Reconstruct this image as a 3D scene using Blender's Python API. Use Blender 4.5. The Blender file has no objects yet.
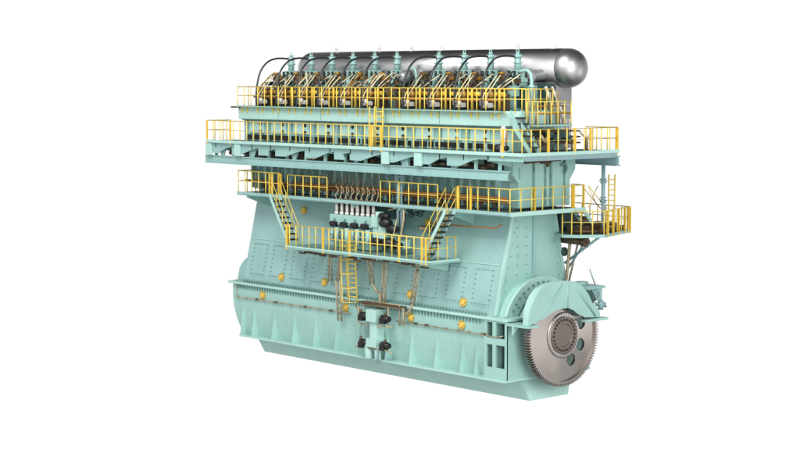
import bpy, math, random
from mathutils import Vector, Matrix
random.seed(7)
S = bpy.context.scene
COL = S.collection
PI = math.pi

# ------------------------------------------------------------------ materials
def mat(name, col, rough=.4, metal=0., var=.06, scale=3., coat=0., bump=0., dirt=None, dirt_amt=0.):
    m = bpy.data.materials.new(name); m.use_nodes = True
    nt = m.node_tree; b = nt.nodes['Principled BSDF']
    tc = nt.nodes.new('ShaderNodeTexCoord'); n = nt.nodes.new('ShaderNodeTexNoise')
    n.inputs['Scale'].default_value = scale; n.inputs['Detail'].default_value = 6
    nt.links.new(tc.outputs['Object'], n.inputs['Vector'])
    r = nt.nodes.new('ShaderNodeValToRGB')
    r.color_ramp.elements[0].position = .3; r.color_ramp.elements[1].position = .7
    lo = [c*(1-var) for c in col]; hi = [min(1, c*(1+var)) for c in col]
    r.color_ramp.elements[0].color = (*lo, 1); r.color_ramp.elements[1].color = (*hi, 1)
    nt.links.new(n.outputs['Fac'], r.inputs['Fac'])
    out = r.outputs['Color']
    if dirt:
        n2 = nt.nodes.new('ShaderNodeTexNoise'); n2.inputs['Scale'].default_value = scale*.6; n2.inputs['Detail'].default_value = 9
        nt.links.new(tc.outputs['Object'], n2.inputs['Vector'])
        r2 = nt.nodes.new('ShaderNodeValToRGB'); r2.color_ramp.elements[0].position = .5; r2.color_ramp.elements[1].position = .72
        r2.color_ramp.elements[0].color = (0, 0, 0, 1); r2.color_ramp.elements[1].color = (dirt_amt,)*3 + (1,)
        nt.links.new(n2.outputs['Fac'], r2.inputs['Fac'])
        mx = nt.nodes.new('ShaderNodeMix'); mx.data_type = 'RGBA'
        nt.links.new(r2.outputs['Color'], mx.inputs['Factor']); nt.links.new(out, mx.inputs['A']); mx.inputs['B'].default_value = (*dirt, 1)
        out = mx.outputs['Result']
    nt.links.new(out, b.inputs['Base Color'])
    rr = nt.nodes.new('ShaderNodeMapRange'); rr.inputs['To Min'].default_value = max(.04, rough-.06); rr.inputs['To Max'].default_value = rough+.08
    nt.links.new(n.outputs['Fac'], rr.inputs['Value']); nt.links.new(rr.outputs['Result'], b.inputs['Roughness'])
    b.inputs['Metallic'].default_value = metal; b.inputs['Coat Weight'].default_value = coat
    if bump:
        bp = nt.nodes.new('ShaderNodeBump'); bp.inputs['Strength'].default_value = bump; bp.inputs['Distance'].default_value = .02
        nt.links.new(n.outputs['Fac'], bp.inputs['Height']); nt.links.new(bp.outputs['Normal'], b.inputs['Normal'])
    return m
def streaks(m, amt=.055):
    nt = m.node_tree; b = nt.nodes['Principled BSDF']; l = b.inputs['Base Color'].links[0]; src = l.from_socket
    tc = nt.nodes.new('ShaderNodeTexCoord'); mp = nt.nodes.new('ShaderNodeMapping'); mp.inputs['Scale'].default_value = (5, 5, .45)
    n = nt.nodes.new('ShaderNodeTexNoise'); n.inputs['Scale'].default_value = 1.4; n.inputs['Detail'].default_value = 8; n.inputs['Roughness'].default_value = .7
    nt.links.new(tc.outputs['Object'], mp.inputs['Vector']); nt.links.new(mp.outputs['Vector'], n.inputs['Vector'])
    r = nt.nodes.new('ShaderNodeMapRange'); r.inputs['From Min'].default_value = .45; r.inputs['From Max'].default_value = .8; r.inputs['To Min'].default_value = 0; r.inputs['To Max'].default_value = amt*3
    nt.links.new(n.outputs['Fac'], r.inputs['Value'])
    mx = nt.nodes.new('ShaderNodeMix'); mx.data_type = 'RGBA'; nt.links.new(r.outputs['Result'], mx.inputs['Factor'])
    nt.links.new(src, mx.inputs['A']); mx.inputs['B'].default_value = (*srgb(112, 140, 128), 1); nt.links.new(mx.outputs['Result'], b.inputs['Base Color'])
def srgb(r, g, b):
    f = lambda c: ((c/255+.055)/1.055)**2.4 if c > 10 else c/255/12.92
    return (f(r), f(g), f(b))
M = {}
M['paint'] = mat('sea_green_paint', srgb(151, 192, 184), .42, var=.03, scale=1.2, dirt=srgb(134, 174, 166), dirt_amt=.5)
M['paint2'] = mat('blue_green_paint', srgb(143, 181, 178), .42, var=.04, scale=1.5, dirt=srgb(125, 161, 158), dirt_amt=.5)
M['pale'] = mat('pale_green_paint', srgb(168, 206, 198), .42, var=.04, scale=1.5)
for k_ in ('paint', 'paint2', 'pale'): streaks(M[k_])
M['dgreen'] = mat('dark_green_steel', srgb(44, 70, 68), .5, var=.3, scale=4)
M['shade'] = mat('grey_green_steel', srgb(116, 152, 148), .5, var=.15, scale=3, dirt=srgb(70, 78, 66), dirt_amt=.8)
M['bolt'] = mat('bolt_green', srgb(98, 136, 132), .4, var=.1)
M['yellow'] = mat('yellow_paint', srgb(220, 196, 84), .45, var=.08, scale=2)
M['orange'] = mat('amber_paint', srgb(222, 182, 60), .45, var=.1, scale=3)
M['amber'] = mat('amber_yellow', srgb(214, 180, 80), .5, var=.1, scale=3)
M['gold'] = mat('brass', srgb(158, 120, 52), .38, metal=.5, var=.25, scale=6)
M['brown'] = mat('brown_steel', srgb(88, 70, 50), .5, metal=.3, var=.35, scale=7)
M['pipe'] = mat('beige_pipe', srgb(162, 150, 122), .4, metal=.3, var=.2, scale=5)
M['rust'] = mat('copper_pipe', srgb(170, 116, 58), .4, metal=.3, var=.2, scale=4)
M['black'] = mat('black_rubber', srgb(26, 28, 28), .4, var=.3, scale=6)
M['hose'] = mat('hose_rubber', srgb(40, 48, 50), .35, var=.1)
M['white'] = mat('white_enamel', srgb(214, 210, 204), .35, var=.08, scale=5)
M['cream'] = mat('cream_pipe', srgb(226, 214, 176), .35, var=.08)
M['grating'] = mat('dark_grating', srgb(70, 82, 78), .6, var=.25, scale=8)
M['steel'] = mat('polished_steel', (.56, .56, .57), .26, metal=1, var=.02, scale=.6)
M['disc'] = mat('machined_steel', srgb(150, 140, 134), .34, metal=.75, var=.08, scale=1.5)
def radial(m, an):
    nt = m.node_tree; t = nt.nodes.new('ShaderNodeTangent'); t.direction_type = 'RADIAL'; t.axis = 'X'
    b = nt.nodes['Principled BSDF']; nt.links.new(t.outputs[0], b.inputs['Tangent']); b.inputs['Anisotropic'].default_value = an
M['disc'] = mat('machined_steel', srgb(178, 171, 166), .28, metal=1, var=.07, scale=1.5); radial(M['disc'], .85)
M['hubm'] = mat('hub_steel', srgb(128, 118, 112), .4, metal=.85, var=.08, scale=3)
M['cap'] = mat('dished_steel', (.50, .50, .51), .38, metal=1, var=.02, scale=.6)
M['duct'] = mat('grey_duct', srgb(150, 152, 154), .42, metal=.5, var=.06, scale=2)
M['gpipe'] = mat('blue_grey_pipe', srgb(128, 158, 162), .4, var=.08)

# ------------------------------------------------------------------ mesh builder
SPLIT = {'hanger','gusset','bracket','rib','cross_member','rung','junction_box','vertical_pipe','capillary_pipe','pipe_rack','small_pipe',
 'valve_box','partition','water_jacket','cover_stud','dark_slot','fuel_pipe','yellow_strut','weld_band','manifold_flange','under_pipe',
 'drain_pipe','pipe_end','inspection_cover','stiffener','edge_strip','pipe_clamp','vent_slot','access_hole','door_rib','seam','equipment_box','casing',
 'pipe_flange','pipe_fitting','fold_line','stanchion','white_strut','service_pipe','return_pipe','fuel_manifold','riser_pipes','flange_bolt','end_bolt',
 'hub_bolt','rim_bolt','bolt','control_pipe','feed_pipe','crossed_rail','oil_pipe','window_frame','chain_guide','drain_hose'}
class MB:
    def __init__(s): s.v = []; s.f = []; s.sm = []
    def add(s, vs, fs, smooth=False):
        o = len(s.v); s.v += [tuple(p) for p in vs]
        for f in fs: s.f.append(tuple(i+o for i in f)); s.sm.append(smooth)
        return s
    def box(s, x0, x1, y0, y1, z0, z1):
        if x0 > x1: x0, x1 = x1, x0
        if y0 > y1: y0, y1 = y1, y0
        if z0 > z1: z0, z1 = z1, z0
        return s.add([(x0,y0,z0),(x1,y0,z0),(x1,y1,z0),(x0,y1,z0),(x0,y0,z1),(x1,y0,z1),(x1,y1,z1),(x0,y1,z1)],
              [(0,3,2,1),(4,5,6,7),(0,1,5,4),(1,2,6,5),(2,3,7,6),(3,0,4,7)])
    def prism(s, pts, axis, a, b):
        """pts: closed 2D outline; axis x: (y,z), y: (x,z), z: (x,y)"""
        n = len(pts)
        def mk(p, c):
            return (c, p[0], p[1]) if axis == 'x' else (p[0], c, p[1]) if axis == 'y' else (p[0], p[1], c)
        vs = [mk(p, a) for p in pts] + [mk(p, b) for p in pts]
        fs = [tuple(range(n)), tuple(range(2*n-1, n-1, -1))] + [(i, i+n, (i+1) % n+n, (i+1) % n) for i in range(n)]
        return s.add(vs, fs)
    def tube(s, pts, r, n=8, caps=True, rads=None):
        P = [Vector(p) for p in pts]; m = len(P); rings = []
        t0 = (P[1]-P[0]).normalized()
        ref = Vector((0, 0, 1)) if abs(t0.z) < .9 else Vector((1, 0, 0))
        u = t0.cross(ref).normalized()
        vs = []
        for i in range(m):
            t = (P[min(i+1, m-1)]-P[max(i-1, 0)]).normalized()
            u = (u-t*u.dot(t)).normalized(); w = t.cross(u)
            rr = rads[i] if rads else r
            for k in range(n):
                a = 2*PI*k/n; vs.append(P[i]+(u*math.cos(a)+w*math.sin(a))*rr)
        fs = []
        for i in range(m-1):
            for k in range(n):
                fs.append((i*n+k, i*n+(k+1) % n, (i+1)*n+(k+1) % n, (i+1)*n+k))
        s.add(vs, fs, n > 5)
        if caps:
            o = len(s.v)-len(vs)
            s.f.append(tuple(o+k for k in range(n-1, -1, -1))); s.sm.append(False)
            s.f.append(tuple(o+(m-1)*n+k for k in range(n))); s.sm.append(False)
        return s
    def cyl(s, c, axis, r, h, n=20, r2=None):
        """centre of start face c, along axis char or vector"""
        d = {'x': Vector((1,0,0)), 'y': Vector((0,1,0)), 'z': Vector((0,0,1))}[axis] if isinstance(axis, str) else axis
        c = Vector(c); return s.tube([c, c+d.normalized()*h], r, n, rads=[r, r if r2 is None else r2])
    def lathe(s, prof, c, axis='z', n=24, smooth=True):
        """prof: list of (radius, height) from c along axis"""
        c = Vector(c)
        e = {'x': (Vector((0,1,0)), Vector((0,0,1)), Vector((1,0,0))), 'y': (Vector((0,0,1)), Vector((1,0,0)), Vector((0,1,0))), 'z': (Vector((1,0,0)), Vector((0,1,0)), Vector((0,0,1)))}[axis]
        vs = []; fs = []; m = len(prof)
        for r, h in prof:
            for k in range(n):
                a = 2*PI*k/n; vs.append(c+e[0]*math.cos(a)*r+e[1]*math.sin(a)*r+e[2]*h)
        for i in range(m-1):
            for k in range(n): fs.append((i*n+k, i*n+(k+1) % n, (i+1)*n+(k+1) % n, (i+1)*n+k))
        s.add(vs, fs, smooth); o = len(s.v)-len(vs)
        s.f.append(tuple(o+k for k in range(n-1, -1, -1))); s.sm.append(False)
        s.f.append(tuple(o+(m-1)*n+k for k in range(n))); s.sm.append(False)
        return s
    def build(s, name, m, parent=None, label=None, bevel=0, group=None):
        if name in SPLIT:
            comps = s.comps()
            if 1 < len(comps) <= 100:
                o = None
                for c in comps: o = c.build1(name, m, parent, label, bevel, group)
                return o
        return s.build1(name, m, parent, label, bevel, group)
    def comps(s):
        p = list(range(len(s.v)))
        def find(i):
            while p[i] != i: p[i] = p[p[i]]; i = p[i]
            return i
        for f in s.f:
            a = find(f[0])
            for k in f[1:]: p[find(k)] = a
        cs = {}
        for f, sm in zip(s.f, s.sm): cs.setdefault(find(f[0]), []).append((f, sm))
        out = []
        for fl in cs.values():
            c = MB(); mp = {}
            for f, sm in fl:
                for k in f:
                    if k not in mp: mp[k] = len(c.v); c.v.append(s.v[k])
                c.f.append(tuple(mp[k] for k in f)); c.sm.append(sm)
            out.append(c)
        return out
    def build1(s, name, m, parent=None, label=None, bevel=0, group=None):
        me = bpy.data.meshes.new(name); me.from_pydata(s.v, [], s.f); me.update()
        me.polygons.foreach_set('use_smooth', s.sm)
        me.materials.append(M[m] if isinstance(m, str) else m)
        o = bpy.data.objects.new(name, me); COL.objects.link(o)
        if parent is not None: o.parent = parent
        if label: o['label'] = label
        if group: o['group'] = group
        if name in ('bolt_row', 'foot_bolt', 'door_bolt'): o['kind'] = 'stuff'
        import bmesh
        bm = bmesh.new(); bm.from_mesh(me); bmesh.ops.recalc_face_normals(bm, faces=bm.faces[:]); bm.to_mesh(me); bm.free()
        if bevel:
            b = o.modifiers.new('bevel', 'BEVEL'); b.width = bevel; b.segments = 2; b.limit_method = 'ANGLE'; b.angle_limit = math.radians(35)
        return o
def smooth_path(pts, k=6):
    P = [Vector(p) for p in pts]; Q = [P[0]+(P[0]-P[1])]+P+[P[-1]+(P[-1]-P[-2])]; out = []
    for i in range(1, len(Q)-2):
        for j in range(k):
            t = j/k; a, b, c, d = Q[i-1:i+3]
            out.append(.5*((2*b)+(c-a)*t+(2*a-5*b+4*c-d)*t*t+(3*b-a-3*c+d)*t**3))
    return out+[P[-1]]

engine = bpy.data.objects.new('marine_engine', None); COL.objects.link(engine)
engine['label'] = 'huge sea green ten cylinder marine diesel engine with yellow railed galleries standing alone on white'
engine['category'] = 'engine'

def copy_part(o, dx=0, dy=0, dz=0, label=None):
    c = o.copy(); COL.objects.link(c); c.location = o.location+Vector((dx, dy, dz)); c.parent = o.parent
    if label: c['label'] = label
    elif 'label' in c: del c['label']
    for ch in list(o.children):
        d = ch.copy(); COL.objects.link(d); d.parent = c
    return c

XL, XR = -19.1, -.02
CX = [-17.5, -15.94, -14.38, -12.82, -11.26, -9.7, -6.9, -5.26, -3.62, -1.98]   # cylinder axes
CH = -8.3                                                                        # chain drive bay
GX = [-17.55+i*1.59 for i in range(11)]

# ================================================================== BEDPLATE
prof = [(-2.52, 3.5), (-2.52, 2.35), (-2.5, 1.9), (-2.44, 1.45), (-2.36, 1.02)]
full = prof+[(-y, z) for y, z in prof[::-1]]
bed = MB().prism(full, 'x', -18.05, -1.36).prism([(y*.80, z) for y, z in full], 'x', -1.36, -.11).build('bedplate', 'paint', engine)
# left end plate and right end plate keep the full profile
MB().prism([(-19.1,3.5),(-19.12,2.9),(-19.05,2.4),(-18.86,1.9),(-18.62,1.5),(-18.35,1.22),(-18.4,1.02),(-18.051,1.02),(-18.051,3.5)], 'y', -2.5, 2.5).build('end_tank', 'paint', bed)
MB().prism([(-2.6,3.46),(-2.6,1.02),(2.6,1.02),(2.6,3.46)], 'x', -.1, XR).build('end_plate', 'paint', bed)
MB().box(-19.3, .02, -2.68, 2.68, 3.5, 3.62).build('top_flange', 'pale', bed, bevel=.015)
MB().box(-18.3, .0, -2.75, 2.62, .93, 1.02).build('bottom_flange', 'pale', bed, bevel=.01)
# window bay at the near end
wb = MB()
for x0, x1 in ((-1.36, -1.2), (-.86, -.66), (-.14, -.02)): wb.box(x0, x1, -2.62, -2.54, 1.02, 3.498)
for z0, z1 in ((1.02, 1.5), (2.47, 2.76), (3.42, 3.497)): wb.box(-1.2, -.86, -2.62, -2.54, z0, z1); wb.box(-.66, -.14, -2.62, -2.54, z0, z1)
for x in (-1.3, -.76): wb.box(x-.03, x+.03, -2.54, -2.0, 1.02, 3.49)
wb.build('window_frame', 'paint', bed)
MB().box(-1.2, -.12, -2.14, -2.06, 1.02, 3.48).build('window_back', 'dgreen', bed)  # dark colour stands in for the shadow inside the window bay
# gussets standing on the bottom flange
gx = sorted([-18.25+i*.0 for i in range(1)]+[-17.35+i*1.575 for i in range(6)]+[-7.55, -5.95, -4.33, -2.72, -1.85])
for x in gx:
    MB().add([(x-.13, -2.34, 1.02), (x+.13, -2.34, 1.02), (x+.02, -2.72, 1.02), (x-.02, -2.72, 1.02), (x-.02, -2.5, 2.4), (x+.02, -2.5, 2.4), (x+.02, -2.54, 2.4), (x-.02, -2.54, 2.4)],
             [(0,3,2,1), (4,5,6,7), (0,1,5,4), (1,2,6,5), (2,3,7,6), (3,0,4,7)]).build('gusset', 'paint', bed)
# foundation skirt under the bedplate
sk = MB(); a = (-18.9, 0.0); 
tv = [(-18.75,-1.42,.93),(-.35,-1.42,.93),(-.35,1.75,.93),(-18.75,1.75,.93)]; bv = [(-18.25,-1.2,0),(.0,-1.2,0),(.0,1.2,0),(-18.25,1.2,0)]
sk.add(bv+tv, [(0,1,2,3),(4,7,6,5),(0,4,5,1),(1,5,6,2),(2,6,7,3),(3,7,4,0)]).build('foundation', 'pale', bed)
# bolt rows along the top flange
b = MB()
x = -18.7
while x < -1.6:
    b.cyl((x, -2.62, 3.62), 'z', .024, .08, 6); b.box(x-.03, x+.03, -2.56, -2.52, 3.28, 3.46); x += .2
b.build('bolt_row', 'bolt', bed)
def relief(x, y, z, ny, parent, nz=0.0):
    d = Vector((0, -1, nz)).normalized(); c = Vector((x, y, z))
    r = MB().cyl(c, d, .19, .06, 20).cyl(c+d*.06, d, .15, .05, 20, .1).build('relief_valve', 'amber', parent)
    mb = MB()
    for k in range(6):
        q = c+Vector((math.cos(k*PI/3)*.18, 0, math.sin(k*PI/3)*.18)); mb.cyl(q+d*.05, d, .018, .04, 6)
    mb.build('bolt', 'gold', r)
for x in (-16.64, -10.42, -6.0, -2.77): relief(x, -2.53, 3.1, -1, engine)
# oil pipe running along the bedplate
op = MB().tube([(-18.65, -2.62, 3.75), (-18.65, -2.62, 2.86), (-12, -2.62, 2.88), (-10.0, -2.62, 2.88)], .025, 6)
op.tube([(-6.9, -2.62, 2.85), (-1.3, -2.62, 2.82), (-.6, -2.66, 2.81), (-.2, -2.66, 2.9)], .025, 6)
for x in [-18.6+i*.7 for i in range(13)]+[-6.5+i*.7 for i in range(8)]: op.box(x-.04, x+.04, -2.66, -2.52, 2.83, 2.89)
op.build('oil_pipe', 'pipe', bed)
cl = MB()
for x in (-13.3, -5.6, -17.0, -15.5, -4.9, -11.4, -1.3): cl.cyl((x-.08, -2.62, 2.87), 'x', .05, .16, 8)
cl.build('pipe_clamp', 'brown', bed)

# ================================================================== CRANKCASE FRAME
def afy(z): return -2.32+(z-3.62)/(8.2-3.62)*(1.32)+.0*(z)   # front face line
af = MB().prism([(-2.32, 3.62), (-1.28, 8.2), (1.28, 8.2), (2.32, 3.62)], 'x', -18.5, -1.1).build('crankcase_frame', 'paint2', engine)
def afy(z): return -2.32+(z-3.62)/(8.2-3.62)*1.04
al = math.atan2(1.04, 4.58)
MB().prism([(-18.48, 4.75), (-18.75, 4.55), (-19.02, 4.25), (-19.2, 3.66), (-18.48, 3.62)], 'y', -2.15, 2.15).build('end_flare', 'paint2', af)
# near end plate, lighter, with rib and edge strips
eo = MB().prism([(-2.34, 3.64), (-1.3, 8.18), (1.3, 8.18), (2.34, 3.64)], 'x', -1.1, -1.0)
eo.build('end_wall', 'paint', af)
er = MB().box(-1.0, -.9, -.08, .08, 4.9, 8.18)
er.build('stiffener', 'paint2', af); MB().prism([(-2.36, 3.64), (-2.2, 3.64), (-1.16, 8.18), (-1.32, 8.18)], 'x', -1.0, -.94).prism([(2.36, 3.64), (2.2, 3.64), (1.16, 8.18), (1.32, 8.18)], 'x', -1.0, -.94).build('edge_strip', 'pale', af)
bb = MB()
for j in range(7):
    for sg in (-1, 1):
        z = 4.6+j*.5; y = sg*(abs(afy(z))-.35)
        if sg < 0 or z < 7: bb.cyl((-1.0, y, z), 'x', .022, .03, 6)
    for yy in (-1.0, -.45):
        if j < 6: bb.cyl((-1.0, yy, 5.3+j*.4), 'x', .025, .04, 6)
bb.build('end_bolt', 'bolt', af)
# crankcase doors: raised bolted plates lying on the sloping face
def fp(x, t, off=0.):      # point on sloping front, t = height z, off = outwards
    n = Vector((0, -math.cos(al), math.sin(al)))
    return Vector((x, afy(t), t))+n*off
def plate(mb, x0, x1, z0, z1, o0, o1):
    vs = [fp(x, z, o) for o in (o0, o1) for z in (z0, z1) for x in (x0, x1)]
    mb.add(vs, [(0,1,3,2),(4,6,7,5),(0,4,5,1),(2,3,7,6),(0,2,6,4),(1,5,7,3)])
for i, x in enumerate(CX):
    m = MB(); plate(m, x-.56, x+.56, 3.95, 5.6, -.02, .02)
    d = m.build('crankcase_door', 'paint2', engine)
    m = MB(); nn = fp(0, 4, 1)-fp(0, 4, 0)
    for k in range(8):
        z = 4.05+k*.205
        for xx in (x-.5, x+.5): m.cyl(fp(xx, z, .015), nn, .03, .04, 6)
    for k in range(1, 6):
        for z in (4.05, 5.5): m.cyl(fp(x-.5+k/6, z, .015), nn, .028, .04, 6)
    m.build('door_bolt', 'bolt', d)
m = MB()
for i in range(12):
    x = -18.3+i*1.575
    if x < -1.3: plate(m, x-.02, x+.02, 3.7, 5.75, -.01, .012)
plate(m, -18.4, -1.2, 5.72, 5.78, -.01, .03)
m.build('seam', 'paint', af)
m = MB(); x = -18.3
while x < -1.4:
    m.cyl((x, -2.4, 3.62), 'z', .03, .13, 6); m.cyl((x+.1, -2.5, 3.62), 'z', .026, .1, 6); x += .2
m.build('foot_bolt', 'bolt', af)
for x, z in ((-15.54, 4.06), (-12.3, 4.09), (-6.35, 4.07), (-2.98, 4.03), (-14.7, 7.3), (-5.95, 7.25)): relief(x, afy(z)-.02, z, -1, engine, .23)

# thrust housing arch at the near end
def arc(cy, cz, r, a0, a1, n): return [(cy+r*math.cos(a0+(a1-a0)*i/n), cz+r*math.sin(a0+(a1-a0)*i/n)) for i in range(n+1)]
ho = arc(0, 2.85, 2.3, PI*.10, PI*.90, 28); hi_ = arc(0, 2.85, 1.95, PI*.12, PI*.88, 28)
th = MB().prism([(2.19, 3.63)]+ho+[(-2.19, 3.63)], 'x', -1.02, -.55).build('thrust_housing', 'paint', engine, bevel=.02)
def ring(mb, outer, inner, x0, x1):
    n = len(outer); vs = [(x0, *p) for p in outer]+[(x0, *p) for p in inner]+[(x1, *p) for p in outer]+[(x1, *p) for p in inner]; fs = []
    for i in range(n-1):
        fs += [(i, i+1, n+i+1, n+i), (2*n+i, 3*n+i, 3*n+i+1, 2*n+i+1), (i, 2*n+i, 2*n+i+1, i+1), (n+i, n+i+1, 3*n+i+1, 3*n+i)]
    fs += [(0, n, 3*n, 2*n), (n-1, 3*n-1, 4*n-1, 2*n-1)]
    mb.add(vs, fs)
m = MB(); ring(m, arc(0, 2.85, 2.36, PI*.11, PI*.89, 28), arc(0, 2.85, 1.7, PI*.14, PI*.86, 28), -.55, -.42); m.build('flange', 'pale', th)
m = MB()
for k in range(15):
    a = PI*(.16+.68*k/14); m.cyl((-.42, 2.12*math.cos(a), 2.85+2.12*math.sin(a)), 'x', .05, .07, 6)
    if k % 2: m.cyl((-.42, 1.86*math.cos(a), 2.85+1.86*math.sin(a)), 'x', .04, .05, 6)
m.build('flange_bolt', 'bolt', th)
MB().prism([(1.5,3.4)]+arc(0, 2.85, 1.6, PI*.1, PI*.9, 20)+[(-1.5,3.4)], 'x', -.55, .1).build('bearing_cover', 'paint2', th)

# ================================================================== TURNING WHEEL
wc = (.0, 0, 2.79)
wh = bpy.data.objects.new('turning_wheel', None); COL.objects.link(wh); wh.parent = engine; wh.location = (0, 0, 2.79); wh['label'] = 'round toothed turning wheel of bare machined steel'
def sector_disc(mb, r0, r1, x0, x1, holes):
    """annular disc with round holes: polygons between radial rings, holes cut by building a square-to-circle patch"""
    n = 72; rr = [r0, .84, 1.56, r1]
    span = 6
    hol = {h: True for h in holes}
    ang = lambda k: 2*PI*k/n
    used = set()
    for h in holes:
        for k in range(h-span//2, h+span//2): used.add(k % n)
    P = lambda r, k, x: (x, r*math.cos(ang(k)), r*math.sin(ang(k)))
    for x, fl in ((x1, 1), (x0, 0)):
        for k in range(n):
            for j in range(3):
                if j == 1 and k in used: continue
                mb.add([P(rr[j], k, x), P(rr[j+1], k, x), P(rr[j+1], k+1, x), P(rr[j], k+1, x)], [(0, 1, 2, 3)])
        for h in holes:
            bd = [P(1.56, k, x) for k in range(h-3, h+4)]+[P(1.2, h+3, x)]+[P(.84, k, x) for k in range(h+3, h-4, -1)]+[P(1.2, h-3, x)]
            cy, cz = 1.2*math.cos(ang(h)), 1.2*math.sin(ang(h)); m_ = len(bd)
            ci = []
            for p in bd:
                a = math.atan2(p[2]-cz, p[1]-cy); ci.append((x, cy+.285*math.cos(a), cz+.285*math.sin(a)))
            mb.add(bd+ci, [(i, (i+1) % m_, m_+(i+1) % m_, m_+i) for i in range(m_)])
    for h in holes:
        cy, cz = 1.2*math.cos(ang(h)), 1.2*math.sin(ang(h)); n2 = 24
        vs = [(x, cy+.285*math.cos(2*PI*i/n2), cz+.285*math.sin(2*PI*i/n2)) for x in (x0, x1) for i in range(n2)]
        mb.add(vs, [(i, (i+1) % n2, n2+(i+1) % n2, n2+i) for i in range(n2)], True)
D = MB(); sector_disc(D, .3, 2.0, .62, .76, [-13 % 72, -5 % 72, 4, 12])
D.build('wheel_disc', 'disc', wh)
# gear rim with teeth
nt_ = 112; out = []
for k in range(nt_):
    for fr, r in ((0, 2.08), (.22, 2.08), (.38, 2.2), (.62, 2.2), (.8, 2.08)):
        a = 2*PI*(k+fr)/nt_; out.append((r*math.cos(a), r*math.sin(a)))
inn = [(1.99*math.cos(math.atan2(z, y)), 1.99*math.sin(math.atan2(z, y))) for y, z in out]
G = MB(); ring(G, out+[out[0]], inn+[inn[0]], .5, .86); G.build('gear_rim', 'disc', wh)
MB().lathe([(.3, .55), (.98, .55), (.98, .79), (.95, .82), (.84, .82), (.84, .79), (.3, .79)], (0,0,0), 'x', 48, False).build('hub_ring', 'disc', wh)
MB().lathe([(.3, .5), (.8, .5), (.8, .82), (.78, .84), (.5, .84), (.48, .81), (.02, .81)], (0,0,0), 'x', 48, False).build('hub', 'hubm', wh)
m = MB()
for k in range(24):
    a = 2*PI*k/24; m.cyl((.83, .66*math.cos(a), .66*math.sin(a)), 'x', .055, .03, 8)
m.build('hub_bolt', 'black', wh)
m = MB()
for k in range(36):
    a = 2*PI*k/36; m.cyl((.81, .895*math.cos(a), .895*math.sin(a)), 'x', .03, .05, 6)
m.build('rim_bolt', 'steel', wh)

# wheel guard
gl_old = [(-2.63,3.45),(-2.57,4.05),(-2.34,4.53),(-1.9,4.85),(-1.56,5.01),(-.9,5.13),(-.2,5.15),(.62,4.96),(1.4,4.25),(1.92,3.64),(1.93,3.42),(.96,3.5),(.5,3.68),(.25,3.86),(-.12,4.0),(-.62,4.0),(-.93,3.94),(-1.54,3.7)]
gl_old = [(y+.13 if y < -2 and z > 3.4 else y, z) for y, z in gl_old]
gt = [(p.x, p.y) for p in smooth_path([(y, z, 0) for y, z in gl_old[:10]], 4)]
gl = gt+gl_old[10:]
gd = MB().prism(gl, 'x', 1.1, 1.16).build('wheel_guard', 'paint', engine, bevel=.01)
og = gt+[gl_old[10]]; ig = [(y*.975, 2.79+(z-2.79)*.975) for y, z in og]
m = MB(); ring(m, og, ig, .78, 1.1); m.build('guard_rim', 'pale', gd)
m = MB().tube([(1.17, -.2, 5.1), (1.17, -.15, 4.02)], .03, 6).tube([(1.17, .1, 5.08), (1.19, 1.6, 3.5)], .045, 6).tube([(1.17, -.5, 5.05), (1.17, -2.0, 3.55)], .025, 6)
m.build('fold_line', 'paint2', gd)
MB().box(.0, 1.25, -2.66, -2.0, 3.36, 3.46).prism([(-2.66,3.36),(-2.66,3.0),(-2.3,3.36)], 'x', .3, .4).build('guard_foot', 'paint', gd)
MB().box(1.0, 1.3, .9, 2.3, 3.3, 3.4).build('guard_lip', 'paint', gd)
# turning gear
tg = MB().box(.1, .9, 1.45, 2.35, 4.1, 4.75).cyl((.1, 1.9, 4.75), 'z', .3, .12, 16).box(.0, .95, 1.3, 2.5, 4.62, 4.72).build('turning_gear', 'paint2', engine, bevel=.02)
MB().prism([(1.1, 4.6), (1.32, 4.66), (1.62, 4.2), (1.42, 4.08)], 'x', 1.165, 1.2).build('opening', 'dgreen', tg)
MB().tube([(.6, 2.25, 4.7), (.6, 1.85, 5.45)], .03, 6).build('lever', 'gpipe', tg)
m = MB().tube([(.95, 2.2, 4.1), (.95, 2.2, 3.7)], .12, 10).tube([(.9, 1.9, 4.0), (.9, 2.6, 3.8)], .05, 8).box(.7, 1.0, 2.1, 2.5, 3.85, 4.0); m.build('linkage', 'gpipe', tg)
MB().cyl((.9, 1.9, 4.4), 'x', .2, .1, 14).build('motor_cover', 'shade', tg)

# ================================================================== CYLINDER FRAME (scavenge box)
cf = MB().box(-18.6, -.9, -1.5, 1.5, 8.2, 10.2).build('cylinder_frame', 'paint2', engine)
m = MB()
x = -18.5
while x < -1.2:
    m.box(x-.05, x+.05, -1.75, -1.5, 8.25, 10.0); x += .53
m.build('rib', 'paint', cf)
m = MB(); random.seed(3)
for i in range(10):
    x = -18.2+i*1.6
    m.box(x, x+.7, -1.62, -1.5, 8.7, 9.5)
m.build('inspection_cover', 'shade', cf)
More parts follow.
